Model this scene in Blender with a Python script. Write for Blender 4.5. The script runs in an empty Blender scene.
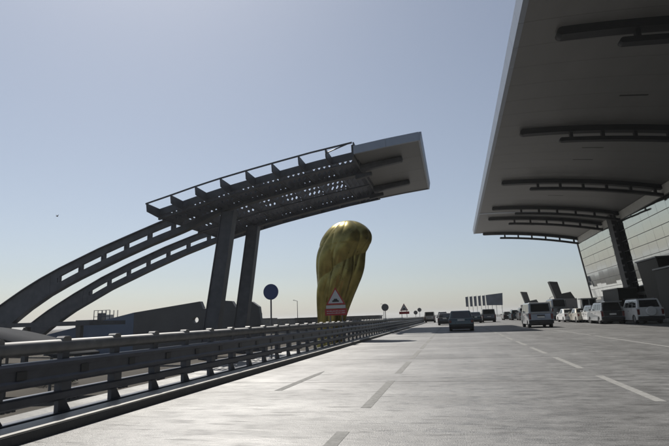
import bpy, bmesh, math, random
from mathutils import Vector, Matrix
from mathutils.geometry import tessellate_polygon
random.seed(7)
R = math.radians
S = bpy.context.scene
C = S.collection

# ------------------------------------------------------------------ camera
F, CX, CY, VX, VY, ROLL, CAMH = 500.0, 334.5, 223.0, 453.0, 315.0, 0.035, 1.2
yc = Vector((VX-CX, -(VY-CY), -F)).normalized()
uc = Vector((1, ROLL, 0)).cross(yc).normalized()
if uc.y < 0: uc = -uc
xc = yc.cross(uc)
M = Matrix((xc, yc, uc))                       # camera space -> world
cd = bpy.data.cameras.new('camera'); cam = bpy.data.objects.new('camera', cd); C.objects.link(cam)
cam.matrix_world = Matrix.Translation((0, 0, CAMH)) @ M.to_4x4()
cd.sensor_width = 36; cd.lens = F/669*36; cd.clip_start = 0.05; cd.clip_end = 12000
S.camera = cam

# ------------------------------------------------------------------ sky and sun
SUN_EL, SUN_AZ = 57.0, 39.0                     # azimuth: degrees left of the road direction (+Y)
w = bpy.data.worlds.new('World'); S.world = w; w.use_nodes = True
nt = w.node_tree; bg = nt.nodes['Background']
sky = nt.nodes.new('ShaderNodeTexSky'); sky.sky_type = 'NISHITA'; sky.sun_disc = False
sky.sun_elevation = R(SUN_EL); sky.sun_rotation = R(-SUN_AZ)
sky.altitude = 0; sky.air_density = 1.0; sky.dust_density = 1.1; sky.ozone_density = 0.25
hs_ = nt.nodes.new('ShaderNodeHueSaturation'); hs_.inputs['Saturation'].default_value = .62
nt.links.new(sky.outputs[0], hs_.inputs['Color']); wb = nt.nodes.new('ShaderNodeVectorMath'); wb.operation = 'MULTIPLY'; wb.inputs[1].default_value = (.965, 1.0, 1.045)   # the photograph's white balance
nt.links.new(hs_.outputs[0], wb.inputs[0]); nt.links.new(wb.outputs[0], bg.inputs[0]); bg.inputs[1].default_value = 0.07
sl = bpy.data.lights.new('sun', 'SUN'); sl.energy = 5.0; sl.angle = R(0.5); sl.color = (1, .95, .87)
so = bpy.data.objects.new('sun', sl); C.objects.link(so)
d = Vector((-math.sin(R(SUN_AZ))*math.cos(R(SUN_EL)), math.cos(R(SUN_AZ))*math.cos(R(SUN_EL)), math.sin(R(SUN_EL))))
so.rotation_euler = d.to_track_quat('Z', 'Y').to_euler(); so.location = (0, 0, 60)
S.view_settings.view_transform = 'Standard'; S.view_settings.look = 'None'
S.view_settings.exposure = 0.3; S.view_settings.gamma = 1

# ------------------------------------------------------------------ materials
def mat(name, col, rough=.6, metal=0, spec=.5, noise=0, nscale=3, bump=0, bscale=30, emit=None, stretch=None, alpha=None):
    m = bpy.data.materials.new(name); m.use_nodes = True
    t = m.node_tree; b = t.nodes['Principled BSDF']
    b.inputs['Base Color'].default_value = (*col, 1)
    b.inputs['Roughness'].default_value = rough; b.inputs['Metallic'].default_value = metal
    b.inputs['Specular IOR Level'].default_value = spec
    if noise or bump:
        g = t.nodes.new('ShaderNodeNewGeometry'); mp = t.nodes.new('ShaderNodeMapping')
        t.links.new(g.outputs['Position'], mp.inputs[0])
        if stretch: mp.inputs['Scale'].default_value = stretch
    if noise:
        n = t.nodes.new('ShaderNodeTexNoise'); n.inputs['Scale'].default_value = nscale; n.inputs['Detail'].default_value = 6
        t.links.new(mp.outputs[0], n.inputs['Vector'])
        r = t.nodes.new('ShaderNodeMapRange'); r.inputs['From Min'].default_value = .3; r.inputs['From Max'].default_value = .7
        r.inputs['To Min'].default_value = 1-noise; r.inputs['To Max'].default_value = 1+noise
        t.links.new(n.outputs['Fac'], r.inputs['Value'])
        x = t.nodes.new('ShaderNodeVectorMath'); x.operation = 'SCALE'; x.inputs[0].default_value = col
        t.links.new(r.outputs[0], x.inputs['Scale']); t.links.new(x.outputs[0], b.inputs['Base Color'])
        r2 = t.nodes.new('ShaderNodeMapRange'); r2.inputs['To Min'].default_value = max(.02, rough-.08); r2.inputs['To Max'].default_value = min(1, rough+.08)
        t.links.new(n.outputs['Fac'], r2.inputs['Value']); t.links.new(r2.outputs[0], b.inputs['Roughness'])
    if bump:
        n = t.nodes.new('ShaderNodeTexNoise'); n.inputs['Scale'].default_value = bscale; n.inputs['Detail'].default_value = 4
        t.links.new(mp.outputs[0], n.inputs['Vector'])
        bp = t.nodes.new('ShaderNodeBump'); bp.inputs['Strength'].default_value = bump; bp.inputs['Distance'].default_value = .02
        t.links.new(n.outputs['Fac'], bp.inputs['Height']); t.links.new(bp.outputs[0], b.inputs['Normal'])
    if emit:
        b.inputs['Emission Color'].default_value = (*col, 1); b.inputs['Emission Strength'].default_value = emit
    return m

def road_material(name, base, rlo, rhi):
    m = bpy.data.materials.new(name); m.use_nodes = True
    t = m.node_tree; b = t.nodes['Principled BSDF']; L = t.links.new; N = t.nodes.new
    g = N('ShaderNodeNewGeometry')
    def noise(scale, stretch, detail=5):
        mp = N('ShaderNodeMapping'); mp.inputs['Scale'].default_value = stretch; L(g.outputs['Position'], mp.inputs[0])
        n = N('ShaderNodeTexNoise'); n.inputs['Scale'].default_value = scale; n.inputs['Detail'].default_value = detail
        L(mp.outputs[0], n.inputs['Vector']); return n.outputs['Fac']
    def mr(v, a, b_, c, d_):
        r = N('ShaderNodeMapRange'); L(v, r.inputs['Value'])
        for k, q in zip(('From Min', 'From Max', 'To Min', 'To Max'), (a, b_, c, d_)): r.inputs[k].default_value = q
        return r.outputs[0]
    def mul(a, c):
        x = N('ShaderNodeMath'); x.operation = 'MULTIPLY'; L(a, x.inputs[0]); L(c, x.inputs[1]); return x.outputs[0]
    big = noise(.35, (1, 1, 1)); streak = noise(3.2, (.6, 1.3, 1), 9); fine = noise(14, (.45, 1.6, 1), 10); spk = noise(60, (1, 1, 1), 2)
    wheel = noise(1.0, (1.6, .05, 1), 3)
    v = mul(mul(mr(big, .3, .7, .78, 1.2), mr(streak, .3, .7, .72, 1.28)), mul(mr(fine, .35, .65, .78, 1.22), mr(wheel, .3, .7, .85, 1.12)))
    x = N('ShaderNodeVectorMath'); x.operation = 'SCALE'; x.inputs[0].default_value = base; L(v, x.inputs['Scale'])
    L(x.outputs[0], b.inputs['Base Color'])
    st2 = noise(4.5, (.35, 1.7, 1), 8); st3 = noise(.5, (.6, 1.1, 1), 5)
    L(mul(mr(st2, .56, .7, .5, .2), mr(st3, .35, .65, .7, 1.2)), b.inputs['Specular IOR Level'])
    ro = N('ShaderNodeMath'); ro.operation = 'ADD'; L(mr(streak, .35, .65, rlo, rhi), ro.inputs[0]); L(mr(fine, .3, .7, -.06, .08), ro.inputs[1])
    L(ro.outputs[0], b.inputs['Roughness'])
    b.inputs['IOR'].default_value = 2.1
    cx_ = N('ShaderNodeCombineXYZ'); cx_.inputs[1].default_value = 1; L(cx_.outputs[0], b.inputs['Tangent']); b.inputs['Anisotropic'].default_value = .5
    hs = N('ShaderNodeMath'); hs.operation = 'ADD'; L(mul(fine, fine), hs.inputs[0]); L(mr(spk, 0, 1, 0, .35), hs.inputs[1])
    bp = N('ShaderNodeBump'); bp.inputs['Strength'].default_value = .75; bp.inputs['Distance'].default_value = .014
    L(hs.outputs[0], bp.inputs['Height']); L(bp.outputs[0], b.inputs['Normal'])
    return m

m_road = road_material('road_concrete', (.082, .082, .082), .5, .67)
m_ramp = road_material('ramp_concrete', (.08, .078, .072), .5, .7)
m_paint = mat('road_paint', (.20, .20, .195), .9, spec=.1, noise=.18, nscale=12)
m_joint = mat('joint_rubber', (.035, .035, .035), .7)
m_kerb = mat('kerb_shade_tone', (.06, .06, .062), .55, noise=.15, nscale=5, bump=.3)  # dark tone puts the shade of the kerb face into the colour
m_ground = mat('sandy_ground', (.06, .055, .048), .95, spec=.1, noise=.25, nscale=.15, bump=.4, bscale=4)
m_pave = mat('pavement_stone', (.25, .24, .225), .6, noise=.15, nscale=2)
m_rail = mat('rail_painted_steel', (.085, .09, .105), .42, metal=.3, noise=.18, nscale=4)
m_railtop = mat('rail_galvanised', (.20, .20, .20), .55, metal=.5, noise=.15, nscale=6)
m_steel = mat('dark_blue_grey_steel', (.062, .067, .08), .5, spec=.35, noise=.25, nscale=1.2)
m_slat = mat('slat_steel', (.06, .065, .08), .5)
m_soffit = mat('soffit_metal', (.165, .163, .16), .5, metal=.0, noise=.08, nscale=.6, stretch=(1, .3, 1))
m_fascia = mat('fascia_aluminium', (.27, .30, .35), .45, metal=.5, noise=.06, nscale=1)
m_rib = mat('rib_dark_steel', (.03, .031, .034), .6, spec=.25)
m_glass = mat('mirror_glazing', (.50, .525, .51), .03, metal=1.0)
m_mull = mat('mullion_dark', (.04, .042, .045), .45)
m_clad = mat('pale_cladding', (.5, .49, .46), .6, noise=.08, nscale=1)
m_dark = mat('dark_panel', (.025, .025, .025), .6, spec=.2, noise=.2, nscale=2)
m_olive = mat('dark_olive_panel', (.012, .012, .010), .6, spec=.2)
m_wall = mat('dark_wall_cladding', (.075, .078, .085), .6, noise=.15, nscale=.5)
m_blue = mat('skylit_wall_blue', (.10, .15, .24), .45, noise=.1, nscale=.6)  # bluer than the dark wall: skylight on this facet put into its colour
m_conc = mat('weathered_concrete', (.09, .09, .088), .9, noise=.2, nscale=1.2)
m_gold = mat('gold_patina', (.24, .20, .065), .30, metal=.85, noise=.25, nscale=2.2)
m_signblue = mat('sign_blue', (.025, .045, .14), .4)
m_signback = mat('sign_back_grey', (.13, .13, .135), .5)
m_white = mat('sign_white', (.42, .43, .44), .5)
m_red = mat('sign_red', (.30, .015, .02), .45)
m_black = mat('black_print', (.01, .01, .01), .5)
m_tyre = mat('tyre_rubber', (.02, .02, .02), .8)
m_rim = mat('alloy_rim', (.45, .45, .46), .35, metal=.8)
m_cglass = mat('car_glass', (.012, .014, .016), .05, spec=.9)
m_plastic = mat('black_plastic', (.02, .02, .021), .55)
m_tail = mat('tail_light_red', (.10, .006, .006), .2)
m_head = mat('lamp_clear', (.6, .62, .62), .15)
m_plate = mat('number_plate', (.6, .6, .58), .5)
m_leaf = mat('leaf_green', (.05, .075, .025), .6)
m_trunk = mat('bark', (.09, .065, .045), .85)
m_far = mat('far_building', (.10, .10, .10), .8, noise=.2, nscale=.2)
m_banner = mat('banner_print', (.06, .075, .10), .6, noise=.3, nscale=.4)
m_bird = mat('bird_feathers', (.03, .03, .03), .7)
def paint(name, col, metal=.2, rough=.3):
    m = mat(name, col, rough, metal=metal, noise=.05, nscale=3)
    m.node_tree.nodes['Principled BSDF'].inputs['Coat Weight'].default_value = .6
    return m
p_white = paint('paint_white', (.55, .55, .54), 0); p_silver = paint('paint_silver', (.30, .315, .33), .5)
p_navy = paint('paint_dark_blue', (.03, .055, .065), .3); p_grey = paint('paint_grey', (.12, .125, .13), .4)
p_black = paint('paint_black', (.015, .015, .017), .2); p_beige = paint('paint_beige', (.36, .33, .27), .1)

# ------------------------------------------------------------------ helpers
def link(name, me, m, parent=None, loc=None):
    o = bpy.data.objects.new(name, me); C.objects.link(o)
    if m and not me.materials: me.materials.append(m)
    if parent: o.parent = parent
    if loc: o.location = loc
    return o
def mesh(name, v, f):
    me = bpy.data.meshes.new(name); me.from_pydata([tuple(p) for p in v], [], f); me.update(); return me
def obj(name, v, f, m, parent=None, loc=None): return link(name, mesh(name, v, f), m, parent, loc)
BF = [(0, 3, 2, 1), (4, 5, 6, 7), (0, 1, 5, 4), (1, 2, 6, 5), (2, 3, 7, 6), (3, 0, 4, 7)]
def boxv(x0, x1, y0, y1, z0, z1):
    return [(x0, y0, z0), (x1, y0, z0), (x1, y1, z0), (x0, y1, z0), (x0, y0, z1), (x1, y0, z1), (x1, y1, z1), (x0, y1, z1)]
def box(name, x0, x1, y0, y1, z0, z1, m, parent=None, bevel=0):
    o = obj(name, boxv(x0, x1, y0, y1, z0, z1), BF, m, parent)
    if bevel: bev(o, bevel)
    return o
def bev(o, wd, seg=2):
    b = o.modifiers.new('bevel', 'BEVEL'); b.width = wd; b.segments = seg; b.limit_method = 'ANGLE'
    for p in o.data.polygons: p.use_smooth = True
    n = o.modifiers.new('wn', 'WEIGHTED_NORMAL'); n.keep_sharp = True
    return o
class MB:
    def __init__(s): s.v = []; s.f = []
    def add(s, v, f):
        k = len(s.v); s.v += [tuple(p) for p in v]; s.f += [tuple(i+k for i in q) for q in f]; return s
    def box(s, *a): return s.add(boxv(*a), BF)
    def hexa(s, v8): return s.add(v8, BF)
    def tube(s, p, q, r0, r1=None, n=10, cap=True):
        p = Vector(p); q = Vector(q); r1 = r0 if r1 is None else r1
        a = (q-p).normalized(); u = a.orthogonal().normalized(); v = a.cross(u)
        vs = []
        for c, r in ((p, r0), (q, r1)):
            vs += [c + (u*math.cos(2*math.pi*i/n)+v*math.sin(2*math.pi*i/n))*r for i in range(n)]
        fs = [(i, (i+1) % n, n+(i+1) % n, n+i) for i in range(n)]
        if cap: fs += [tuple(range(n-1, -1, -1)), tuple(range(n, 2*n))]
        return s.add(vs, fs)
    def build(s, name, m, parent=None, smooth=False):
        o = obj(name, s.v, s.f, m, parent)
        if smooth:
            for p in o.data.polygons: p.use_smooth = len(p.vertices) == 4
        return o
def prism(name, poly, axis, a0, a1, m, parent=None, holes=(), mb=None):
    """polygon (u,w) extruded along axis. axis 'y': (u,w)=(x,z); 'x': (u,w)=(y,z); 'z': (u,w)=(x,y)"""
    def P(u, w_, t): return (u, t, w_) if axis == 'y' else (t, u, w_) if axis == 'x' else (u, w_, t)
    loops = [poly]+list(holes); flat = [p for l in loops for p in l]; n = len(flat)
    tris = tessellate_polygon([[Vector((p[0], p[1], 0)) for p in l] for l in loops])
    v = [P(p[0], p[1], a0) for p in flat]+[P(p[0], p[1], a1) for p in flat]
    f = [tuple(t) for t in tris]+[tuple(i+n for i in reversed(t)) for t in tris]
    k = 0
    for l in loops:
        for i in range(len(l)):
            a = k+i; b = k+(i+1) % len(l); f.append((a, b, b+n, a+n))
        k += len(l)
    if mb is not None: mb.add(v, f); return mb
    me = mesh(name, v, f); b = bmesh.new(); b.from_mesh(me); bmesh.ops.recalc_face_normals(b, faces=b.faces); b.to_mesh(me); b.free()
    return link(name, me, m, parent)
def empty(name, loc, label, cat, group=None, rz=0):
    o = bpy.data.objects.new(name, None); C.objects.link(o); o.location = loc; o.rotation_euler = (0, 0, rz)
    o['label'] = label; o['category'] = cat
    if group: o['group'] = group
    return o
def tag(o, label, cat, group=None):
    o['label'] = label; o['category'] = cat
    if group: o['group'] = group
    return o
def struct(o): o['kind'] = 'structure'; return o
def stuff(o): o['kind'] = 'stuff'; return o
def kids(o): return [c for c in list(o.children)]
def copy_tree(o, parent=None):
    c = o.copy(); C.objects.link(c)
    if parent: c.parent = parent
    for ch in kids(o): copy_tree(ch, c)
    return c
def interp(tab, x):
    if x <= tab[0][0]: a, b = tab[0], tab[1]
    elif x >= tab[-1][0]: a, b = tab[-2], tab[-1]
    else:
        for a, b in zip(tab, tab[1:]):
            if a[0] <= x <= b[0]: break
    return a[1]+(b[1]-a[1])*(x-a[0])/(b[0]-a[0])

# ------------------------------------------------------------------ ground, roads
GZ = -2.5
struct(obj('ground', [(-2500, -400, GZ), (2500, -400, GZ), (2500, 3200, GZ), (-2500, 3200, GZ)], [(0, 1, 2, 3)], m_ground))
road = MB()
def quad(mb, x0, x1, y0, y1, z): mb.add([(x0, y0, z), (x1, y0, z), (x1, y1, z), (x0, y1, z)], [(0, 1, 2, 3)])
poly = [(-4.6, -30), (17.6, -30), (17.6, 420), (-40, 420), (-30, 200), (-9, 96), (-4.6, 89)]
struct(prism('road', poly, 'z', -1.1, 0.0, m_road)); road_o = bpy.data.objects['road']
struct(box('kerb_lit_top', -4.99, -4.61, -30, 89, .112, .127, mat('kerb_lit_concrete', (.42, .41, .385), .45, noise=.15, nscale=5), bevel=.008))  # kerb top paler than its face: sun glare put into the colour
struct(prism('bridge_edge', [(-5.45, -30), (-5.0, -30), (-5.0, 94), (-5.45, 94)], 'z', GZ, .02, m_conc))
struct(box('kerb', -5.0, -4.6, -30, 89, -1.0, .11, m_kerb))
struct(prism('ramp_road', [(-7.5, -30), (-17, -30), (-21, 60), (-11, 60)], 'z', GZ+.004, GZ+.02, m_ramp))
# lane markings, each dash its own piece
def dash(x, y0, y1, wd=.14): box('lane_marking', x-wd/2, x+wd/2, y0, y1, .001, .003, m_paint, road_o)
y = 2.6
for y0, y1 in [(-1.4, 1.5), (2.6, 5.6), (7.05, 9.95), (11.25, 14.0), (15.0, 18.6), (19.4, 22.6)]: dash(-1.25, y0, y1)
for k in range(14): dash(-1.25, 23.4+k*4.2, 26.3+k*4.2)
for k in range(-2, 18): dash(2.55, 7.6+k*4.2, 10.5+k*4.2)
prism('lane_marking', [(-3.16, 8.7), (-3.02, 8.7), (-2.98, 11.2), (-3.06, 11.9), (-3.12, 11.2)], 'z', .001, .003, m_paint, road_o)
for k in range(6): dash(6.45, 12+k*15, 26.4+k*15, .11)
for yj in (36.6, 74.0): box('expansion_joint', -4.6, 17.6, yj, yj+.16, .001, .006, m_joint, road_o)
for yj in (4.0, 55.0): box('expansion_joint', -4.6, 17.6, yj, yj+.03, .001, .0045, m_joint, road_o)
for k in range(14): box('slab_joint', -4.6, 17.6, 4.6+k*5.2, 4.612+k*5.2, .001, .002, m_joint, road_o)
pav = struct(box('pavement', 17.6, 60, -30, 150, -1.1, .15, m_pave))
for k in range(24):
    box('kerb_stone', 17.45, 17.6, 18+k*4, 21.97+k*4, 0, .16, m_kerb, pav)

# ------------------------------------------------------------------ guard rail
g = empty('guard_rail', (-5.12, 0, -.067), 'long dark steel parapet railing with bright round top pipe along the left kerb', 'railing')
g.scale = (1, 1.056, 1.056)
YA, YB = -20, 88
mb = MB(); mb.tube((0, YA, .985), (0, YB, .985), .085, n=14); mb.build('top_rail', m_railtop, g, True)
# W-ish box beam with folded face
def profile_run(name, prof, m, y0=YA, y1=YB):
    v = [(x, y0, z) for x, z in prof]+[(x, y1, z) for x, z in prof]; n = len(prof)
    f = [(i, (i+1) % n, n+(i+1) % n, n+i) for i in range(n)]+[tuple(range(n-1, -1, -1)), tuple(range(n, 2*n))]
    me = mesh(name, v, f); b = bmesh.new(); b.from_mesh(me); bmesh.ops.recalc_face_normals(b, faces=b.faces); b.to_mesh(me); b.free()
    return link(name, me, m, g)
profile_run('middle_beam', [(-.03, .55), (.10, .55), (.14, .58), (.14, .62), (.115, .65), (.115, .74), (.14, .77), (.14, .80), (.10, .83), (-.03, .83)], m_rail)
profile_run('lower_rail', [(-.05, .335), (.07, .335), (.095, .355), (.095, .43), (.07, .45), (-.05, .45)], m_rail)
profile_run('foot_rail', [(-.09, .13), (.06, .13), (.06, .19), (-.09, .19)], m_rail)
ys = [5.58+k for k in range(-12, 83)]
v = []
post_poly = [(-.055, .19), (.16, .19), (.055, .335), (.05, .91), (-.05, .91), (-.055, .335)]
pm = None
for i, yy in enumerate(ys):
    if i == 0:
        post = prism('post', [(a, b) for a, b in post_poly], 'x', -.035, .03, m_rail, g); post.location = (0, yy, 0)
        cap = prism('bracket_cap', [(-.07, 1.03), (.07, 1.03), (.07, 1.085), (.045, 1.105), (-.045, 1.105), (-.07, 1.085)], 'x', -.06, .06, m_railtop, g); cap.location = (0, yy, 0)
        blk = MB().box(-.03, .05, -.06, .06, .83, .93).build('spacer_block', m_rail, g); blk.location = (0, yy, 0)
        blk2 = MB().box(-.03, .09, -.08, .08, .45, .55).build('lower_spacer_block', m_rail, g); blk2.location = (0, yy, 0)
        pl = MB().box(.1155, .128, -.07, .07, .648, .742).build('splice_plate', m_mull, g); pl.location = (0, yy+.27, 0)
        base = [post, cap, blk, blk2, pl]
    else:
        for b in base:
            c = b.copy(); C.objects.link(c); c.parent = g; c.location = (0, yy+(.27 if b is pl else 0), 0)
# small drip notches hanging under the lower rail beside each post
mb = MB()
for yy in ys:
    for dy in (.12, .19, .26): mb.box(.0, .05, yy+dy, yy+dy+.035, .31, .3345)
mb.build('bolt_row', m_rail, g)['kind'] = 'stuff'

# ------------------------------------------------------------------ left steel canopy with arches
DT = [(-29.6, 13.35), (-26.6, 14.05), (-24, 14.68), (-21.6, 15.2), (-18.5, 15.78), (-15.5, 16.3), (-12, 16.88), (-8, 17.42), (-5, 17.78), (-1.6, 18.1)]
dz = lambda x: interp(DT, x)
L = empty('arched_canopy', (-24, 54, GZ), 'open lattice steel canopy on two arches and leaning pylons, left of the road', 'canopy')
def P(o): o.location = (-L.location[0], -L.location[1], -L.location[2]); return o
def arch(Y, top, bot, slots_from):
    """ladder rib: I section with slotted web"""
    n = 40; xs = [top[0][0]+(-8-top[0][0])*i/n for i in range(n+1)]
    def zt(x): return interp(top, x)
    def zb(x): return interp(bot, x)
    up = [(x, zt(x)) for x in xs]; lo = [(x, min(zb(x), zt(x)-.3)) for x in xs]
    hb = lambda q, s_: (zt(q)+min(zb(q), zt(q)-.3))/2+s_*(zt(q)-min(zb(q), zt(q)-.3))*.155
    zl = lambda q: min(zb(q), zt(q)-.3)
    mw = MB()
    def cell(xa, xb, fa, fb_):
        mw.hexa([(xa, Y-.2, fa(xa)), (xb, Y-.2, fa(xb)), (xb, Y+.2, fa(xb)), (xa, Y+.2, fa(xa)), (xa, Y-.2, fb_(xa)), (xb, Y-.2, fb_(xb)), (xb, Y+.2, fb_(xb)), (xa, Y+.2, fb_(xa))])
    x = xs[0]
    while x < slots_from-.01: xn = min(x+1.2, slots_from); cell(x, xn, zl, zt); x = xn
    while x < -10.5:
        cell(x, x+.16, zl, zt)
        cell(x+.16, x+.28, zl, lambda q: hb(q, -.7)); cell(x+.16, x+.28, lambda q: hb(q, .7), zt)
        cell(x+.28, x+.44, zl, zt)
        for q0, q1 in ((.44, 1.69), (1.69, 2.95)):
            cell(x+q0, x+q1, zl, lambda q: hb(q, -1)); cell(x+q0, x+q1, lambda q: hb(q, 1), zt)
        x += 2.95
    cell(x, -8, zl, zt)
    web = P(mw.build('arch_rib', m_steel, L))
    for nm, fz, t in (('top_flange', zt, .12), ('bottom_flange', zl, .12)):
        m_ = MB(); pr = [(q, fz(q)) for q in xs]
        v = []; f = []
        for q, z in pr:
            s = 0.003 if nm == 'top_flange' else -.003
            z0 = z+s; z1 = z+s+(t if nm == 'top_flange' else -t)
            v += [(q, Y-.42, z0), (q, Y+.42, z0), (q, Y+.42, z1), (q, Y-.42, z1)]
        for i in range(len(pr)-1):
            a = i*4
            for j in range(4): f.append((a+j, a+(j+1) % 4, a+4+(j+1) % 4, a+4+j))
        f += [(0, 1, 2, 3), (len(v)-4, len(v)-1, len(v)-2, len(v)-3)]
        me = mesh(nm, v, f); b = bmesh.new(); b.from_mesh(me); bmesh.ops.recalc_face_normals(b, faces=b.faces); b.to_mesh(me); b.free()
        o = link(nm, me, m_steel, web)
    # stiffener bolts plates beside slots + rounded stub chord under the solid tip
    for q in [slots_from-1.2]+[slots_from+11.8*k for k in range(1, 3)]:
        c_ = (zl(q)+zt(q))/2; hh_ = (zt(q)-zl(q))*.42; sl_ = zt(q+.4)-zt(q)
        pl_ = MB(); pl_.hexa([(q-.45, Y-.225, c_-hh_-sl_), (q+.45, Y-.225, c_-hh_+sl_), (q+.45, Y-.202, c_-hh_+sl_), (q-.45, Y-.202, c_-hh_-sl_), (q-.45, Y-.225, c_+hh_-sl_), (q+.45, Y-.225, c_+hh_+sl_), (q+.45, Y-.202, c_+hh_+sl_), (q-.45, Y-.202, c_+hh_-sl_)])
        if q < slots_from: pl_.build('splice_plate', m_steel, web)
    def stub(xa, xb, ya, yb, la, lb, ha, hb_, bw):
        q = MB(); q.hexa([(xa, ya, dz(xa)+la), (xb, ya, dz(xb)+lb), (xb, yb, dz(xb)+lb), (xa, yb, dz(xa)+la), (xa, ya, dz(xa)+ha), (xb, ya, dz(xb)+hb_), (xb, yb, dz(xb)+hb_), (xa, yb, dz(xa)+ha)])
        bev(P(q.build('rib_end', m_steel, L)), bw, 3)
    yo = -2.1 if Y < 55 else -3.2
    stub(-8, -3.7, Y+yo-.45, Y+yo+.45, -1.75, -1.65, -1.09, -1.09, .22)
    stub(-8.6, -6.9, Y+yo+.3, Y+yo+.9, -2.3, -2.2, -1.8, -1.8, .12)
dtop = [(x, z-.12) for x, z in DT if x > -28]; dbot = [(x, z-1.32) for x, z in DT if x > -28]
A1t = [(-60, -2.2), (-56, 1.4), (-52.67, 3.9), (-50, 5.45), (-47.3, 6.85), (-44.55, 8.05), (-42.6, 8.8), (-39.3, 10.05), (-35.85, 11.2), (-32.9, 12.15), (-31.17, 12.7)]+dtop
A1b = [(-60, -5.5), (-56, -2.4), (-52.67, .45), (-50.37, 2.2), (-48.39, 3.55), (-45.7, 5.1), (-42.46, 6.6), (-39.33, 7.8), (-36.56, 8.85), (-32.85, 10.15), (-28.02, 11.65)]+dbot[1:]
arch(50, A1t, A1b, -44.9)
A2t = [(-63, -2.5), (-60, .2), (-57.06, 2.25), (-54.65, 3.73), (-50.81, 5.75), (-46.5, 7.8), (-42.37, 9.46), (-36.97, 11.4), (-31.75, 13.0)]+dtop
A2b = [(-63, -5.9), (-60, -3.1), (-57.06, -.5), (-52.88, 2.3), (-50.64, 3.6), (-45, 6.3), (-39.05, 8.6), (-34.3, 10.3), (-29.38, 11.83)]+dbot[1:]
arch(60, A2t, A2b, -48.6)
# pylons
for (Y, xt, xb, zt) in ((50, -23.1, -24.95, 13.2), (60, -24.3, -26.0, 13.4)):
    m_ = MB(); h0 = GZ; hw0, hw1 = .82, .72
    k = (xb-xt)/(1-zt); xg = xt+k*(h0-zt)
    m_.hexa([(xg-hw0, Y-.5, h0), (xg+hw0, Y-.5, h0), (xg+hw0, Y+.5, h0), (xg-hw0, Y+.5, h0), (xt-hw1, Y-.5, zt), (xt+hw1, Y-.5, zt), (xt+hw1, Y+.5, zt), (xt-hw1, Y+.5, zt)])
    o = P(m_.build('pylon', m_steel, L)); bev(o, .04, 2)
    m_ = MB()
    for s in (-1, 1):
        m_.hexa([(xg+s*hw0+(-.05 if s > 0 else -.03), Y-.62, h0), (xg+s*hw0+(.03 if s > 0 else .05), Y-.62, h0), (xg+s*hw0+(.03 if s > 0 else .05), Y-.502, h0), (xg+s*hw0+(-.05 if s > 0 else -.03), Y-.502, h0),
                 (xt+s*hw1+(-.05 if s > 0 else -.03), Y-.62, zt), (xt+s*hw1+(.03 if s > 0 else .05), Y-.62, zt), (xt+s*hw1+(.03 if s > 0 else .05), Y-.502, zt), (xt+s*hw1+(-.05 if s > 0 else -.03), Y-.502, zt)])
    m_.build('pylon_flange', m_steel, o)
# deck frame: cross members (fins) every 2.7 m, running along Y and cantilevering past the front purlin
fx = [-29.4+2.69*k for k in range(9)]
for x in fx:
    z = dz(x)
    o = P(prism('fin', [(43.9, z-.02), (44.05, z-.85), (46.2, z-1.1), (46.2, z-.12)], 'x', x-.06, x+.06, m_steel, L))
    o = P(prism('cross_member', [(46.2, z-.12), (46.2, z-1.16), (62.5, z-1.16), (62.5, z-.12)], 'x', x-.07, x+.07, m_steel, L))
def along(name, Y0, Y1, zo0, zo1, x0=-29.5, x1=-8, m=m_steel, n=16, parent=L):
    v = []; f = []
    for i in range(n+1):
        x = x0+(x1-x0)*i/n; z = dz(x); v += [(x, Y0, z+zo0), (x, Y1, z+zo0), (x, Y1, z+zo1), (x, Y0, z+zo1)]
    for i in range(n):
        a = i*4
        for j in range(4): f.append((a+j, a+(j+1) % 4, a+4+(j+1) % 4, a+4+j))
    f += [(0, 1, 2, 3), (4*n, 4*n+3, 4*n+2, 4*n+1)]
    me = mesh(name, v, f); b = bmesh.new(); b.from_mesh(me); bmesh.ops.recalc_face_normals(b, faces=b.faces); b.to_mesh(me); b.free()
    return P(link(name, me, m, parent))
along('edge_rod', 43.86, 43.98, -.1, .04)
along('front_purlin', 46.25, 46.45, -.84, -.1)
along('front_purlin', 46.2, 46.5, -1.25, -1.1)
for Y in (54.9,): along('purlin', Y-.15, Y+.15, -1.34, -1.17)
along('far_purlin', 62.55, 62.75, -1.25, -.1)
# louvre slats: short blades between notches, running along Y, five to a bay
rows = [46.5+1.98*k for k in range(9)]
for i in range(8):
    for j in range(5):
        x = fx[i]+2.69*(j+.5)/5; z = dz(x)
        m_ = MB()
        for r0, r1 in zip(rows, rows[1:]):
            s = .07+.05*random.random()
            y0 = r0+.02; y1 = r1-(.38+s*1.8 if i < 7 else .05); le = .06+.030*i
            m_.hexa([(x-.05, y0, z-1.12), (x-.01, y0, z-1.12), (x-.01, y1, z-1.12), (x-.05, y1, z-1.12), (x+le, y0, z-.66), (x+le+.04, y0, z-.66), (x+le+.04, y1, z-.66), (x+le, y1, z-.66)])
        m_.box(x+le, x+le+.04, 46.55, 62.3, z-.655, z-.60)
        P(m_.build('slat', m_slat, L))
# shallow transverse purlins inside the louvres
for Y in rows[1:-1]: along('louvre_purlin', Y-.10, Y-.06, -.598, -.57)
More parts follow.
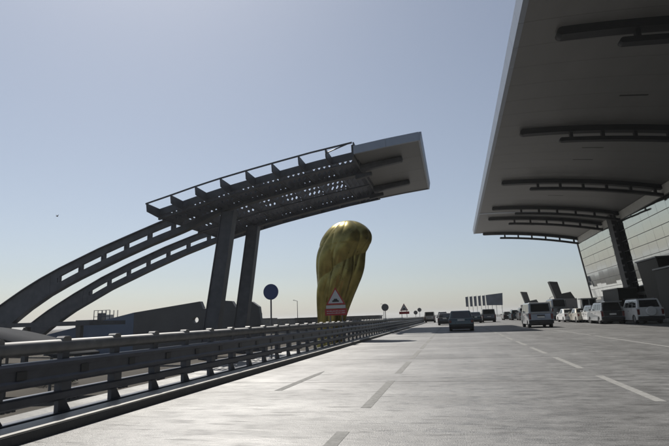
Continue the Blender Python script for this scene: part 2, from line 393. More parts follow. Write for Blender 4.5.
# solid tip panel
TX0, TX1 = -7.9, -1.75
def tipslab(name, y0, y1, x0, x1, zo0, zo1, m, parent=L): return along(name, y0, y1, zo0, zo1, x0, x1, m, 6, parent)
for k in range(4):
    yy = 44.2+k*4.55; o = tipslab('soffit_panel', yy, yy+4.52, TX0, TX1-.15, -1.08, -1.02, m_soffit)
tipslab('roof_sheet', 44.2, 62.4, TX0, TX1-.1, -1.01, -.5, m_fascia)
for k in range(2): tipslab('end_fascia', 43.95, 44.18, TX0+k*3.05, TX0+k*3.05+3.03, -1.16, -.36, m_fascia)
tipslab('end_fascia', 62.42, 62.6, TX0, TX1, -1.16, -.38, m_fascia)
for k in range(7):
    yy = 44.0+k*2.66; zt_ = dz(TX1); P(MB().hexa([(TX1-.12, yy, zt_-1.15), (TX1+.06, yy, zt_-1.15), (TX1+.06, yy+2.63, zt_-1.15), (TX1-.12, yy+2.63, zt_-1.15),
        (TX1-.05, yy, zt_-.36), (TX1+.2, yy, zt_-.36), (TX1+.2, yy+2.63, zt_-.36), (TX1-.05, yy+2.63, zt_-.36)]).build('side_fascia', m_fascia, L))
along('header_beam', 44.3, 62.3, -1.3, -.1, -8.15, -7.93, m_steel, 1)
# tension strut at the corner where rod meets tip
P(MB().tube((-10.6, 43.95, dz(-10.6)-.45), (-8.1, 43.95, dz(-8)+.0), .06, n=6).build('strut', m_steel, L))

# ------------------------------------------------------------------ terminal canopy
sz = lambda x: 18.75-.0055*(x-6)**2
T = empty('terminal_canopy', (27, 50, 15), 'huge curved terminal roof canopy overhanging the road on the right', 'canopy')
def Q(o): o.location = (-T.location[0], -T.location[1], -T.location[2]); return o
def xe(Y): return 5.62+(Y-30)*.0067
nseg = 12
def strip(name, y0, y1, x0f, x1, zo, th, m, parent=T, n=nseg):
    v = []; f = []
    for i in range(n+1):
        for Y in (y0, y1):
            x0 = x0f(Y) if callable(x0f) else x0f
            x = x0+(x1-x0)*i/n; z = sz(x)+zo; v += [(x, Y, z), (x, Y, z+th)]
    for i in range(n):
        a = i*4; b = a+4
        f += [(a, b, b+2, a+2), (a+1, a+3, b+3, b+1), (a, a+1, b+1, b), (a+2, b+2, b+3, a+3)]
    f += [(0, 2, 3, 1), (4*n, 4*n+1, 4*n+3, 4*n+2)]
    me = mesh(name, v, f); b = bmesh.new(); b.from_mesh(me); bmesh.ops.recalc_face_normals(b, faces=b.faces); b.to_mesh(me); b.free()
    for p in me.polygons: p.use_smooth = False
    return Q(link(name, me, m, parent))
YE = 114.0
ny = 44; st = (YE+18)/ny
for k in range(ny):
    y0 = -18+k*st; y1 = y0+st-.025
    strip('soffit_panel', y0, y1, xe, 27.2, 0, .06, m_soffit)
    Q(MB().hexa([(xe(y0)-.35, y0, 18.72), (xe(y0)-.01, y0, 18.72), (xe(y1)-.01, y1, 18.72), (xe(y1)-.35, y1, 18.72),
                 (xe(y0)-.5, y0, 19.65), (xe(y0)-.2, y0, 19.65), (xe(y1)-.2, y1, 19.65), (xe(y1)-.5, y1, 19.65)]).build('fascia_panel', m_fascia, T))
strip('roof_skin', -18, YE-.02, lambda Y: xe(Y)-.1, 27.2, .08, .8, m_fascia)
Q(MB().hexa([(27.2, -18, sz(27)-.0), (75, -18, 19), (75, YE-.02, 19), (27.2, YE-.02, sz(27)-.0), (27.2, -18, sz(27)+1.2), (75, -18, 20.2), (75, YE-.02, 20.2), (27.2, YE-.02, sz(27)+1.2)]).build('rear_roof', m_fascia, T))
# joint band across the soffit
strip('joint_cover', 90.6, 91.6, lambda Y: xe(Y)-.3, 27.1, -.05, .045, m_fascia)
def chord(name, Y, hw, x0, x1, o0, o1, parent, n=14):
    v = []; f = []
    for i in range(n+1):
        x = x0+(x1-x0)*i/n; s = sz(x); v += [(x, Y-hw, s+o0), (x, Y+hw, s+o0), (x, Y+hw, s+o1), (x, Y-hw, s+o1)]
    for i in range(n):
        a = i*4
        for j in range(4): f.append((a+j, a+(j+1) % 4, a+4+(j+1) % 4, a+4+j))
    f += [(0, 1, 2, 3), (4*n, 4*n+3, 4*n+2, 4*n+1)]
    me = mesh(name, v, f); b = bmesh.new(); b.from_mesh(me); bmesh.ops.recalc_face_normals(b, faces=b.faces); b.to_mesh(me); b.free()
    o = link(name, me, m_rib, parent)
    if parent is T: Q(o)
    return o
for Y in (-3, 14, 31.5, 49.5, 69, 86, 95.5, 113.3):
    hw = .42
    u = chord('rib_upper_chord', Y, hw, 8.0, 26.9, -.55, -.003, T)
    mb_ = MB(); mb_.tube((8.0, Y-hw+.01, sz(8)-.28), (8.0, Y+hw-.01, sz(8)-.28), .27, n=14); mb_.build('chord_nose', m_rib, u, True)
    lo_ = chord('rib_lower_chord', Y, .3, 11.4, 26.9, -1.45, -1.08, T)
    mb_ = MB(); mb_.tube((11.4, Y-.29, sz(11.4)-1.265), (11.4, Y+.29, sz(11.4)-1.265), .18, n=12); mb_.build('chord_nose', m_rib, lo_, True)
    x = 12.3
    while x < 26.5:
        Q(MB().box(x-.14, x+.14, Y-.2, Y+.2, sz(x)-1.079, sz(x)-.552).build('rib_strut', m_rib, T)); x += 2.75
for (xa, ya) in ((14.6, 42.6), (14.8, 55.9), (14.8, 60.2), (15.0, 73.8), (15.2, 78.2), (14.9, 25.0), (15.0, 100), (15.1, 104)):
    v8 = []
    strip('vent_slot', ya-.12, ya+.12, xa, xa+2.1, -.012, .01, m_black, T, 2)

# ------------------------------------------------------------------ terminal building
B = empty('terminal_building', (28, 60, 0), 'glass fronted terminal building with outward leaning mirror glazing, far right', 'building')
def W(o): o.location = (-28, -60, 0); return o
Z0, Z1 = 3.7, 15.0
fxz = lambda z: 26.9+(14.63-z)*.13
def fquad(y0, y1, z0, z1, t0, t1):
    return [(fxz(z0)+t0, y0, z0), (fxz(z0)+t1, y0, z0), (fxz(z0)+t1, y1, z0), (fxz(z0)+t0, y1, z0), (fxz(z1)+t0, y0, z1), (fxz(z1)+t1, y0, z1), (fxz(z1)+t1, y1, z1), (fxz(z1)+t0, y1, z1)]
nrow = 7; rh = (Z1-Z0)/nrow; ncol = 26; cw = (114-36)/ncol
for c in range(ncol):
    y0 = 36+c*cw
    for r in range(nrow):
        z0 = Z0+r*rh
        v8 = fquad(y0+.018, y0+cw-.018, z0+.03, z0+rh-.03, 0, .03)
        a, b = random.uniform(-.006, .006), random.uniform(-.006, .006)
        v8 = [(p[0]+a*((p[1]-y0)/cw-.5)*2+b*((p[2]-z0)/rh-.5)*2, p[1], p[2]) for p in v8]
        W(MB().hexa(v8).build('glass_pane', m_glass, B))
for r in range(nrow+1): W(MB().hexa(fquad(35.9, 114.05, Z0+r*rh-.035, Z0+r*rh+.035, -.05, .06)).build('transom', m_mull, B))
for c in range(ncol+1):
    y0 = 36+c*cw; W(MB().hexa(fquad(y0-.006, y0+.006, Z0+.05, Z1-.05, .01, .05)).build('mullion', m_mull, B))
W(MB().hexa(fquad(113.9, 114.3, Z0-.3, Z1+.5, -.12, .4)).build('end_frame', m_mull, B))
# body of the building behind the glass
W(prism('building_core', [(28.9, .15), (75, .15), (75, 18.4), (27.6, 16.2), (28.9, 3.5)], 'y', -15, 113.8, m_dark, B))
W(MB().hexa(fquad(-15, 113.85, 15.06, 16.3, .02, .5)).build('glazing_header', m_clad, B))
# side glass south of the visible part
W(MB().hexa(fquad(-15, 35.8, Z0, Z1, 0, .05)).build('side_glazing', m_glass, B))
W(MB().hexa(fquad(-15, 114.2, 3.2, 3.66, -.1, 1.3)).build('glazing_sill', m_clad, B))
# leaning facade columns
for Yc in (90.0, 44.0, 14.0):
    zt_, zb_ = 16.3, .15
    def cx_at(z): return fxz(z)-.42
    a, b = cx_at(zb_), cx_at(zt_)
    o = W(MB().hexa([(a-.4, Yc-1.1, zb_), (a+.38, Yc-1.1, zb_), (a+.38, Yc+1.1, zb_), (a-.4, Yc+1.1, zb_), (b-.4, Yc-1.1-1.6, zt_), (b+.38, Yc-1.1-1.6, zt_), (b+.38, Yc+1.1-1.6, zt_), (b-.4, Yc+1.1-1.6, zt_)]).build('leaning_column', m_rib, B))
    for s_y in (-1, 1):     # pale stand-off brackets down each side of the column
        for k in range(13):
            z = 1.4+k*1.08; x = cx_at(z); yy = Yc+s_y*1.1-1.6*(z-zb_)/(zt_-zb_)
            MB().box(x-.4, x-.1, yy+(-.14 if s_y < 0 else .08), yy+(-.05 if s_y < 0 else .2), z, z+.3).build('bracket', m_signback, o)
# ground storey: shop fronts, doors, piers
for k in range(18):
    y0 = 38+k*4.2
    W(box('pier', 28.0, 28.6, y0-.25, y0+.25, .15, 3.19, m_clad if k % 3 == 0 else m_mull, B))
    W(box('ground_window', 28.6, 28.66, y0+.3, y0+3.9, .5, 3.0, m_cglass, B))
W(box('pale_wall_panel', 27.2, 27.5, 100.5, 112.5, 1.6, 3.1, m_clad, B))
W(box('pale_wall_panel', 27.2, 27.5, 76.5, 80.5, .15, 3.1, m_clad, B))
# entrance boxes in front of the glass
def lobby(x0, x1, y0, y1, h, lean, label):
    e = empty('entrance_box', ((x0+x1)/2, (y0+y1)/2, .15), label, 'entrance'); ex, ey = e.location[0], e.location[1]
    def E_(o): o.location = (-ex, -ey, -.15); return o
    o = E_(MB().hexa([(x0+lean, y0, .15), (x1, y0, .15), (x1, y1, .15), (x0+lean, y1, .15), (x0, y0, h), (x1, y0, h), (x1, y1, h), (x0, y1, h)]).build('wall', m_olive, e)); bev(o, .05)
    E_(box('roof', x0-.12, x1, y0-.15, y1+.15, h+.002, h+.16, m_mull, e))
    E_(box('door', x0+lean+.6, x0+lean+2.0, y0-.07, y0-.005, .17, 2.5, m_cglass, e))
    E_(box('door', x0+lean+2.05, x0+lean+3.45, y0-.07, y0-.005, .17, 2.5, m_cglass, e))
    E_(box('door_header', x0+lean+.5, x0+lean+3.55, y0-.12, y0-.005, 2.52, 2.75, m_mull, e))
lobby(21.7, 26.2, 60, 66, 6.5, .9, 'tall dark olive entrance box with leaning left wall below the glazing')
lobby(20.9, 26.0, 54.5, 58.8, 5.05, .2, 'lower black entrance box in front of the tall olive one')
lobby(24.4, 27.0, 83.5, 91.5, 4.2, .0, 'black flat topped shop box at the foot of the leaning column')
# kiosk
k_ = empty('kiosk', (22.8, 95, .15), 'pale framed glass kiosk standing before the far end of the terminal', 'kiosk')
for dx in (-1.1, 0, 1.05):
    MB().box(dx-.08, dx+.08, -1.0, -.85, 0, 2.9).build('post', m_clad, k_)
MB().box(-1.3, 1.3, -1.1, 1.1, 2.9, 3.1).build('roof', m_clad, k_)
MB().box(-1.0, 1.0, -.8, 1.0, 0, 2.89).build('booth', m_cglass, k_)
MB().box(-1.05, 1.05, -.95, -.86, 0, 1.0).build('counter', m_dark, k_)

# ------------------------------------------------------------------ vehicles
def wheel(e, x, y, r=.33, wdt=.22):
    n = 20; s = 1 if x > 0 else -1
    prof = [(r*.62, -wdt/2), (r*.93, -wdt/2), (r, -wdt/2+.04), (r, wdt/2-.04), (r*.93, wdt/2), (r*.62, wdt/2)]
    v = []; f = []
    for i in range(n):
        a = 2*math.pi*i/n
        for rr, ww in prof: v.append((ww, rr*math.cos(a), rr*math.sin(a)))
    q = len(prof)
    for i in range(n):
        for j in range(q): f.append((i*q+j, i*q+(j+1) % q, ((i+1) % n)*q+(j+1) % q, ((i+1) % n)*q+j))
    wo = bpy.data.objects.new('wheel', None); C.objects.link(wo); wo.parent = e; wo.location = (x, y, r)
    t = obj('tyre', v, f, m_tyre, wo)
    for p in t.data.polygons: p.use_smooth = True
    rm = MB(); rm.tube((-s*wdt*.3, 0, 0), (s*wdt*.32, 0, 0), r*.61, n=20)
    for k in range(5):
        a = 2*math.pi*k/5; c, sn = math.cos(a), math.sin(a)
        p = Vector((0, c, sn))*r*.33; u = Vector((0, -sn, c))*r*.07; rr = Vector((0, c, sn))*r*.25
        x0, x1 = s*wdt*.32+s*.001, s*wdt*.42
        rm.hexa([(x0, *(p-u-rr)[1:]), (x0, *(p+u-rr)[1:]), (x0, *(p+u+rr)[1:]), (x0, *(p-u+rr)[1:]), (x1, *(p-u-rr)[1:]), (x1, *(p+u-rr)[1:]), (x1, *(p+u+rr)[1:]), (x1, *(p-u+rr)[1:])])
    rm.build('rim', m_rim, wo)
def make_car(name, loc, label, cat, m, Ln, Wd, Ht, kind, rz=0, group=None, wr=.33, tail_open=False, spare=False, plate_z=.75, dark_low=False):
    """origin at the centre, on the ground; +Y is forward. kind: sedan hatch suv van"""
    e = empty(name, loc, label, cat, group, rz)
    h = Ln/2; gc = .22 if kind in ('sedan', 'hatch') else .3
    P_ = {'sedan': dict(belt=.93, hood=.93, trunk=1.0, rb=-h+1.0, rt=-h+1.6, ft=.35, fb=h-1.45),
          'hatch': dict(belt=.92, hood=.92, trunk=.95, rb=-h+.1, rt=-h+.65, ft=.45, fb=h-1.15),
          'suv': dict(belt=1.12, hood=1.12, trunk=1.12, rb=-h+.06, rt=-h+.38, ft=.55, fb=h-1.25),
          'van': dict(belt=1.15, hood=1.1, trunk=1.15, rb=-h+.05, rt=-h+.22, ft=h-1.25, fb=h-.45)}[kind]
    belt = P_['belt']*(Ht/{'sedan': 1.45, 'hatch': 1.5, 'suv': 1.8, 'van': 1.95}[kind])
    trunk = P_['trunk']*belt/P_['belt']; ya, yf = -h+.85*(1 if kind != 'van' else .95), h-.9
    R_ = wr+.06
    def archpts(yc_, n=8): return [(yc_+R_*math.cos(math.pi*i/n), wr*.6+gc*.2+R_*math.sin(math.pi*i/n)) for i in range(n+1)]
    side = [(h-.05, gc+.02)]
    side += [(p[0], max(p[1], gc)) for p in archpts(yf)]
    side += [(p[0], max(p[1], gc)) for p in archpts(ya)]
    side += [(-h+.05, gc+.04), (-h, gc+.25), (-h, .55), (-h+.03, trunk-.12), (-h+.1, trunk)]
    if kind == 'sedan': side += [(P_['rb'], trunk+.01)]
    side += [(P_['fb']+.02, belt), (h-.35, belt-.14), (h-.08, belt-.3), (h, .5), (h, gc+.2)]
    lower = prism('body', side, 'x', -Wd/2, Wd/2, m, e); bev(lower, .07, 3)
    # cabin
    wb, wt = Wd/2-.05, Wd/2-(.2 if kind != 'van' else .12)
    z0 = belt-.05; rb, rt, ft, fb = P_['rb'], P_['rt'], P_['ft'], P_['fb']
    zb = z0 if kind != 'sedan' else z0
    A = [(-wb, rb, zb), (wb, rb, zb), (wb, fb, zb), (-wb, fb, zb), (-wt, rt, Ht), (wt, rt, Ht), (wt, ft, Ht), (-wt, ft, Ht)]
    cab = MB().hexa(A).build('cabin', m, e); bev(cab, .34 if Ht > 2.5 else .08, 5 if Ht > 2.5 else 3)
    V = [Vector(p) for p in A]
    def glass(nm, a, b, c, d_, u0, u1, v0, v1, mm=m_cglass, off=.012, th=.02, par=e):
        # bilinear patch on quad a(bottom-left) b(bottom-right) c(top-right) d(top-left)
        def pt(u, v_): return (a*(1-u)+b*u)*(1-v_)+(d_*(1-u)+c*u)*v_
        nrm = (b-a).cross(d_-a).normalized()
        q = [pt(u0, v0), pt(u1, v0), pt(u1, v1), pt(u0, v1)]
        return MB().hexa([p-nrm*th for p in q]+[p+nrm*off for p in q]).build(nm, mm, par)
    if not tail_open:
        rw = glass('rear_window', V[0], V[1], V[5], V[4], .1, .9, .16, .86)
    glass('windscreen', V[2], V[3], V[7], V[6], .07, .93, .1, .92)
    for a, b, c, d_ in ((V[1], V[2], V[6], V[5]), (V[3], V[0], V[4], V[7])):
        flip = a is V[3]
        cuts = {'sedan': [(.16, .48), (.51, .84)], 'hatch': [(.1, .47), (.5, .84)], 'suv': [(.07, .3), (.33, .58), (.61, .88)], 'van': [(.05, .33), (.36, .66), (.69, .92)]}[kind]
        for u0, u1 in cuts:
            if flip: u0, u1 = 1-u1, 1-u0
            glass('side_window', a, b, c, d_, u0, u1, .15, .85)
    # rear details
    tz = trunk-.34 if kind in ('sedan', 'hatch') else belt-.5
    hh = .2 if kind in ('sedan', 'hatch') else .42
    for s in (-1, 1):
        box('tail_light', s*(Wd/2-.115)-.085, s*(Wd/2-.115)+.085, -h-.012, -h+.12, tz, tz+hh, m_tail, e, .02)
        box('headlight', s*(Wd/2-.3)-.2, s*(Wd/2-.3)+.2, h-.12, h+.015, .62, .8, m_head, e, .03)
        mm = MB().box(s*(Wd/2+.0)+(0 if s > 0 else -.2), s*(Wd/2)+(.2 if s > 0 else 0), fb-.45, fb-.33, belt+.02, belt+.19).build('mirror', m, e); bev(mm, .03)
        for yy in ((-.15, .85) if kind != 'van' else (.3,)):
            box('door_handle', s*(Wd/2)-(.0 if s > 0 else .02), s*(Wd/2)+(.02 if s > 0 else .0), yy-.45, yy-.3, belt-.22, belt-.18, m_plastic, e)
    bp = box('rear_bumper', -Wd/2+.03, Wd/2-.03, -h-.07, -h+.1, gc+.05, gc+.3, m if kind == 'sedan' else m_plastic, e); bev(bp, .05, 2)
    fbm = box('front_bumper', -Wd/2+.05, Wd/2-.05, h-.15, h+.05, gc+.02, gc+.3, m, e); bev(fbm, .05, 2)
    box('number_plate', -.26, .26, -h-.03, -h-.002, plate_z, plate_z+.13, m_plate, e)
    box('underbody', -Wd/2+.12, Wd/2-.12, -h+.15, h-.15, gc-.06, gc+.1, m_plastic, e)
    for yy in (ya, yf):
        box('axle', -Wd/2+.14, Wd/2-.14, yy-.2, yy+.2, gc*.6, gc+.35, m_plastic, e)
        for s in (-1, 1): wheel(e, s*(Wd/2-.12), yy, wr)
    if kind == 'suv':
        for s in (-1, 1):
            box('roof_rail', s*(wt-.12)-.025, s*(wt-.12)+.025, rt+.3, ft-.1, Ht+.01, Ht+.06, m_plastic, e)
    if kind == 'van':
        box('boot_handle', -.28, .28, -h-.03, -h-.002, belt-.22, belt-.15, m_plastic, e)
    if spare:
        sp = MB(); sp.tube((0, -h-.24, .98), (0, -h-.005, .98), .36, n=24); o = sp.build('spare_wheel_cover', m, e); bev(o, .05, 3)
    if tail_open:
        box('boot_shade_panel', -Wd/2+.22, Wd/2-.22, -h-.006, -h+.2, .62, belt-.06, m_black, e)  # flat black panels stand in for the shaded boot interior
        glass('boot_shade_panel', V[0], V[1], V[5], V[4], .08, .92, .02, .92, m_black)
        tg = MB().hexa([(-wt+.05, rt-.95, Ht+.02), (wt-.05, rt-.95, Ht+.02), (wt-.05, rt+.05, Ht+.0), (-wt+.05, rt+.05, Ht+.0),
                        (-wt+.05, rt-.95, Ht+.1), (wt-.05, rt-.95, Ht+.1), (wt-.05, rt+.05, Ht+.07), (-wt+.05, rt+.05, Ht+.07)]).build('raised_tailgate', m, e); bev(tg, .03)
        for s in (-1, 1): MB().tube((s*(wt-.12), rt-.5, Ht+.02), (s*(wt+.02), rt-.12, Ht-.4), .018, n=6).build('gas_strut', m_plastic, e)
        bg_ = box('suitcase', -.1, .42, -h+.1-.08, -h+.5, .64, 1.1, m_banner, e, .05)
    return e
G1 = 'cars stopped along the terminal forecourt'
make_car('car', (.55, 41.0, 0), 'dark blue hatchback driving away in the middle lane, nearest on the open road', 'car', p_navy, 4.4, 1.8, 1.5, 'hatch', 0)
make_car('van', (6.55, 43.9, 0), 'white passenger van with bright left side, first vehicle right of the lane dashes', 'van', p_silver, 4.7, 1.82, 1.93, 'van', 0, wr=.32)
make_car('suv', (14.95, 46.4, 0), 'large white off-roader with spare wheel on its back door, rightmost vehicle', 'car', p_white, 4.9, 1.93, 1.95, 'suv', 0, G1, wr=.39, spare=True)
make_car('suv', (13.1, 49.3, 0), 'silver estate with its tailgate raised, beside the rightmost off-roader', 'car', p_silver, 4.7, 1.84, 1.8, 'suv', 0, G1, tail_open=True)
make_car('suv', (13.4, 53.9, 0), 'white hatchback tucked just left of the car with raised tailgate', 'car', p_white, 4.5, 1.78, 1.65, 'suv', 0, G1)
make_car('sedan', (13.0, 57.4, 0), 'beige saloon with red tail lights, left of the white hatchback', 'car', p_beige, 4.7, 1.8, 1.43, 'sedan', 0, G1)
make_car('sedan', (12.6, 61.4, 0), 'pale saloon furthest left of the parked saloons, right of the tall van', 'car', p_white, 4.7, 1.8, 1.43, 'sedan', 0, G1)
make_car('minibus', (13.85, 75.3, 0), 'tall round shouldered grey minibus parked behind the white van', 'minibus', p_silver, 5.8, 2.0, 2.85, 'van', 0, wr=.36)
make_car('van', (5.0, 78.1, 0), 'dark people carrier ahead of the blue hatchback, under the banner row', 'van', p_grey, 4.6, 1.9, 1.86, 'van', 0)
make_car('suv', (10.9, 85.3, 0), 'dark off-roader just left of the white van, first of three', 'car', p_grey, 4.7, 1.85, 1.88, 'suv', 0)
make_car('suv', (10.2, 90.3, 0), 'dark off-roader, middle one of three left of the white van', 'car', p_navy, 4.7, 1.8, 1.66, 'suv', 0)
make_car('sedan', (9.4, 95.0, 0), 'dark small car, leftmost of three left of the white van', 'car', p_black, 4.4, 1.75, 1.45, 'hatch', 0)
make_car('car', (-1.0, 66, 0), 'dark car seen just past the left shoulder of the blue hatchback', 'car', p_black, 4.4, 1.8, 1.45, 'hatch', 0)
make_car('car', (2.9, 74, 0), 'dark car seen just past the right shoulder of the blue hatchback', 'car', p_navy, 4.4, 1.8, 1.5, 'hatch', 0)
make_car('van', (-4.0, 92, 0), 'tan boxy van standing where the left railing ends', 'van', p_beige, 4.6, 1.8, 1.9, 'van', 0)
make_car('suv', (-1.9, 98.6, 0), 'dark off-roader in the left lane beyond the railing end', 'car', p_black, 4.6, 1.85, 1.82, 'suv', 0)

# ------------------------------------------------------------------ sculpture (plain abstract form)
s_ = empty('sculpture', (-6.9, 29, GZ), 'tall golden abstract sculpture of swirling folds beyond the railing', 'sculpture')
prof = [(-1.2, -7.15, .82), (.2, -7.08, .80), (1.07, -6.99, .86), (2.06, -6.8, 1.06), (3.24, -6.52, 1.38), (4.13, -6.34, 1.52), (5.03, -6.18, 1.60), (5.5, -5.98, 1.60), (6.0, -5.8, 1.5), (6.3, -5.75, 1.2), (6.6, -5.74, .9), (6.85, -5.75, .5), (6.98, -5.76, .1)]
from mathutils import noise as mnoise
nz, na = 190, 200; v = []; f = []
tc = [(p[0], p[1]) for p in prof]; tr = [(p[0], p[2]) for p in prof]
def sm(tab, z, w_=.35): return sum(interp(tab, min(6.98, max(-1.2, z+w_*k/3))) for k in range(-3, 4))/7
for i in range(nz+1):
    t = i/nz; z = -1.2+8.18*math.sin(t*math.pi/2)**.9
    cx = sm(tc, z); rx = sm(tr, z)
    if z > 5.5: rx = 1.6*math.sqrt(max(.0006, 1-((z-5.5)/1.485)**2))
    k_ = 1 if z < 4.8 else max(.55, 1-(z-4.8)/3)
    for j in range(na):
        a = 2*math.pi*j/na
        # cloth-like swirling ridges: sharp crests, broad hollows
        l1 = abs(math.sin(a*2.5+z*.42+.5*math.sin(z*.6+1)))**.85
        g2 = math.exp(-((z-4.4)/1.3)**2); l2 = abs(math.sin(z*1.25-a*1.0+.6*math.sin(a)))**.8
        l3 = abs(math.sin(a*4.5-z*.55+1.3))**.7
        n_ = mnoise.noise(Vector((math.cos(a)*.9, math.sin(a)*.9, z*.45)))*.04
        r = 1+k_*(.20*(l1-1)+.07*(l3-1)) + g2*.12*(l2-1)+n_
        v.append((cx+6.9+rx*r*math.cos(a), rx*.82*r*math.sin(a), z-GZ))
for i in range(nz):
    for j in range(na): f.append((i*na+j, i*na+(j+1) % na, (i+1)*na+(j+1) % na, (i+1)*na+j))
f.append(tuple(nz*na+j for j in range(na)))
o = obj('folded_body', v, f, m_gold, s_)
for p in o.data.polygons: p.use_smooth = True
o = box('plinth', -1.5, 1.5, -1.3, 1.3, 0, 1.35, m_conc, s_, .05)

# ------------------------------------------------------------------ signs
def disc_sign(loc, zc_, r, front, label, pole_r=.04, seed=0):
    e = empty('round_sign', loc, label, 'road sign'); z = zc_-loc[2]
    MB().tube((0, 0, 0), (0, 0, z-r*.9), pole_r, n=8).build('pole', m_signback, e)
    MB().tube((0, -.03, z), (0, .0, z), r, n=36).build('disc', front, e)
    MB().tube((0, -.034, z), (0, -.0305, z), r*.9, n=36).build('face', front, e)
    MB().box(-.05, .05, .001, .05, z-r*.9, z+r*.6).build('bracket', m_signback, e)
disc_sign((-9.35, 25.4, GZ), 2.74, .42, m_signblue, 'round blue road sign on a pole behind the railing, left of the sculpture', .045)
disc_sign((-5.5, 42.4, -1), 2.02, .30, m_signback, 'grey backed round sign between the sculpture and the distant triangular warning sign', .03)
disc_sign((-5.5, 78.0, -1), 1.75, .30, m_signback, 'small lower round sign near the railing end', .03)
disc_sign((-5.5, 87.5, -1), 2.25, .34, m_signback, 'small taller round sign at the very end of the railing', .03)
def warn(loc, label, k=1.0, full=True):
    e = empty('warning_sign', loc, label, 'road sign'); x, y, z = 0, 0, -loc[2]
    a = .49*k
    def tri(nm, s, y0, y1, m, zc_=2.22):
        c = (0, z+zc_); pts = [(-a*s, c[1]-a*.66*s), (a*s, c[1]-a*.66*s), (0, c[1]+a*1.1*s)]
        return prism(nm, pts, 'y', y0, y1, m, e)
    tri('triangle_frame', 1, -.02, .0, m_red); tri('triangle_face', .78, -.026, -.021, m_white)
    zz = z+2.1
    o = prism('vehicle_symbol', [(-.17*k, zz-.07), (.17*k, zz-.07), (.17*k, zz+.0), (.11*k, zz+.02), (.07*k, zz+.09), (-.07*k, zz+.09), (-.11*k, zz+.02), (-.17*k, zz+.0)], 'y', -.03, -.0265, m_black, e)
    if full:
        box('caption_plate', -.49*k, .49*k, -.02, 0, z+1.72, z+1.87, m_white, e)
        box('notice_board', -.56*k, .56*k, -.02, 0, z+1.38, z+1.70, m_red, e)
        for zo in (1.59, 1.49):      # unreadable lines of lettering, as in the photograph
            mb_ = MB(); x_ = -.46*k
            while x_ < .44*k:
                w_ = random.uniform(.03, .08); mb_.box(x_, min(x_+w_, .46*k), -.024, -.0205, z+zo-.02, z+zo+random.uniform(.005, .025)); x_ += w_+.022
            mb_.build('lettering', m_white, e)['kind'] = 'stuff'
    else:
        box('notice_board', -.6*k, .6*k, -.02, 0, z+1.5, z+1.8, m_red, e)
    for s in (-.3, .3): MB().tube((s*k, .035, 0), (s*k, .035, z+1.9), .03, n=8).build('post', m_signback, e)
warn((-5.6, 24.4, -1), 'red bordered triangular warning sign above a red notice board, before the sculpture')
warn((-5.6, 60.5, -1), 'distant small triangular warning sign with red board further along the railing', 1.0, False)

# ------------------------------------------------------------------ banners far down the road
bl = empty('banner_row', (11, 200, 0), 'row of tall dark banners and a long billboard on white posts down the road', 'billboard')
for i in range(5):
    x = -5.9+i*1.55; w_ = .85
    prism('banner', [(x, 4.1+.05*i), (x+w_, 4.05+.05*i), (x+w_+.05, 7.85+.06*i), (x, 7.8+.06*i)], 'y', -.06, .06, m_banner, bl)
    MB().tube((x+w_+.14, .1, -1), (x+w_+.14, .1, 8.1+.06*i), .09, n=8).build('banner_post', m_clad, bl)
prism('billboard_panel', [(1.7, 4.35), (7.5, 4.2), (7.8, 8.75), (1.6, 8.2)], 'y', -.15, .15, m_banner, bl)
for x in (2.2, 3.7, 5.2, 7.2): MB().tube((x, .25, -1), (x, .25, 6.5), .1, n=8).build('billboard_post', m_clad, bl)
# dark L shaped roof housings
def lshape(loc, k, label):
    e = empty('roof_housing', loc, label, 'tower'); 
    prism('tower_shaft', [(-1.9*k, 4.6*k), (.1*k, 4.4*k), (1.1*k, 0), (-.6*k, 0)], 'y', -1.2, 1.2, m_dark, e)
    prism('lower_wing', [(.82*k, 1.3*k), (3.0*k, 1.7*k), (3.9*k, 0), (1.12*k, 0)], 'y', -1.2, 1.2, m_dark, e)
    box('base', -2.2*k, 4.2*k, -1.6, 1.6, -loc[2]-1, 0, m_far, e)
lshape((27.3, 200, 4.0), 1.05, 'small dark stepped tower rising behind the three dark cars')
lshape((25.7, 135, 4.2), .95, 'larger dark stepped tower rising behind the minibus')

# ------------------------------------------------------------------ left background
# abutment walls behind the pylons
a_ = empty('abutment', (-36, 62, GZ), 'low dark faceted wall of the underpass behind the pylons, with a light opening', 'wall')
def AB(o): o.location = (36, -62, -GZ); return o
hole = [(-34.6+.42*math.cos(t*math.pi/5)*1.15, 1.75+.42*math.sin(t*math.pi/5)) for t in range(10)]
AB(prism('dark_wall', [(-44.2, GZ), (-44.2, 3.1), (-33.95, 4.25), (-33.5, 3.25), (-32.2, 3.1), (-31.2, 4.3), (-29.2, 4.1), (-28.5, 3.0), (-26.3, 3.9), (-25.3, 3.2), (-25.0, 1.0), (-25.3, GZ)], 'y', 64, 64.8, m_wall, a_, [hole]))
AB(MB().hexa([(-58, 63.0, GZ), (-44.22, 64, GZ), (-44.22, 64.7, GZ), (-58, 63.7, GZ), (-58, 63.0, .35), (-44.22, 64, 3.1), (-44.22, 64.7, 3.1), (-58, 63.7, .35)]).build('skylit_facet', m_blue, a_))
# flyover deck
fo = empty('flyover', (-48, 44, GZ), 'low dark flyover deck with thin railing crossing the far left background', 'bridge')
def FO(o): o.location = (48, -44, -GZ); return o
FO(MB().hexa([(-80, 44, 1.7), (-37, 46, 1.45), (-37, 52, 1.45), (-80, 50, 1.7), (-80, 44, 2.12), (-37, 46, 1.9), (-37, 52, 1.9), (-80, 50, 2.12)]).build('deck', m_steel, fo))
for k in range(7): FO(MB().box(-78+k*6.6, -77.5+k*6.6, 45.8, 46.3, GZ, 1.45).build('pier', m_conc, fo))
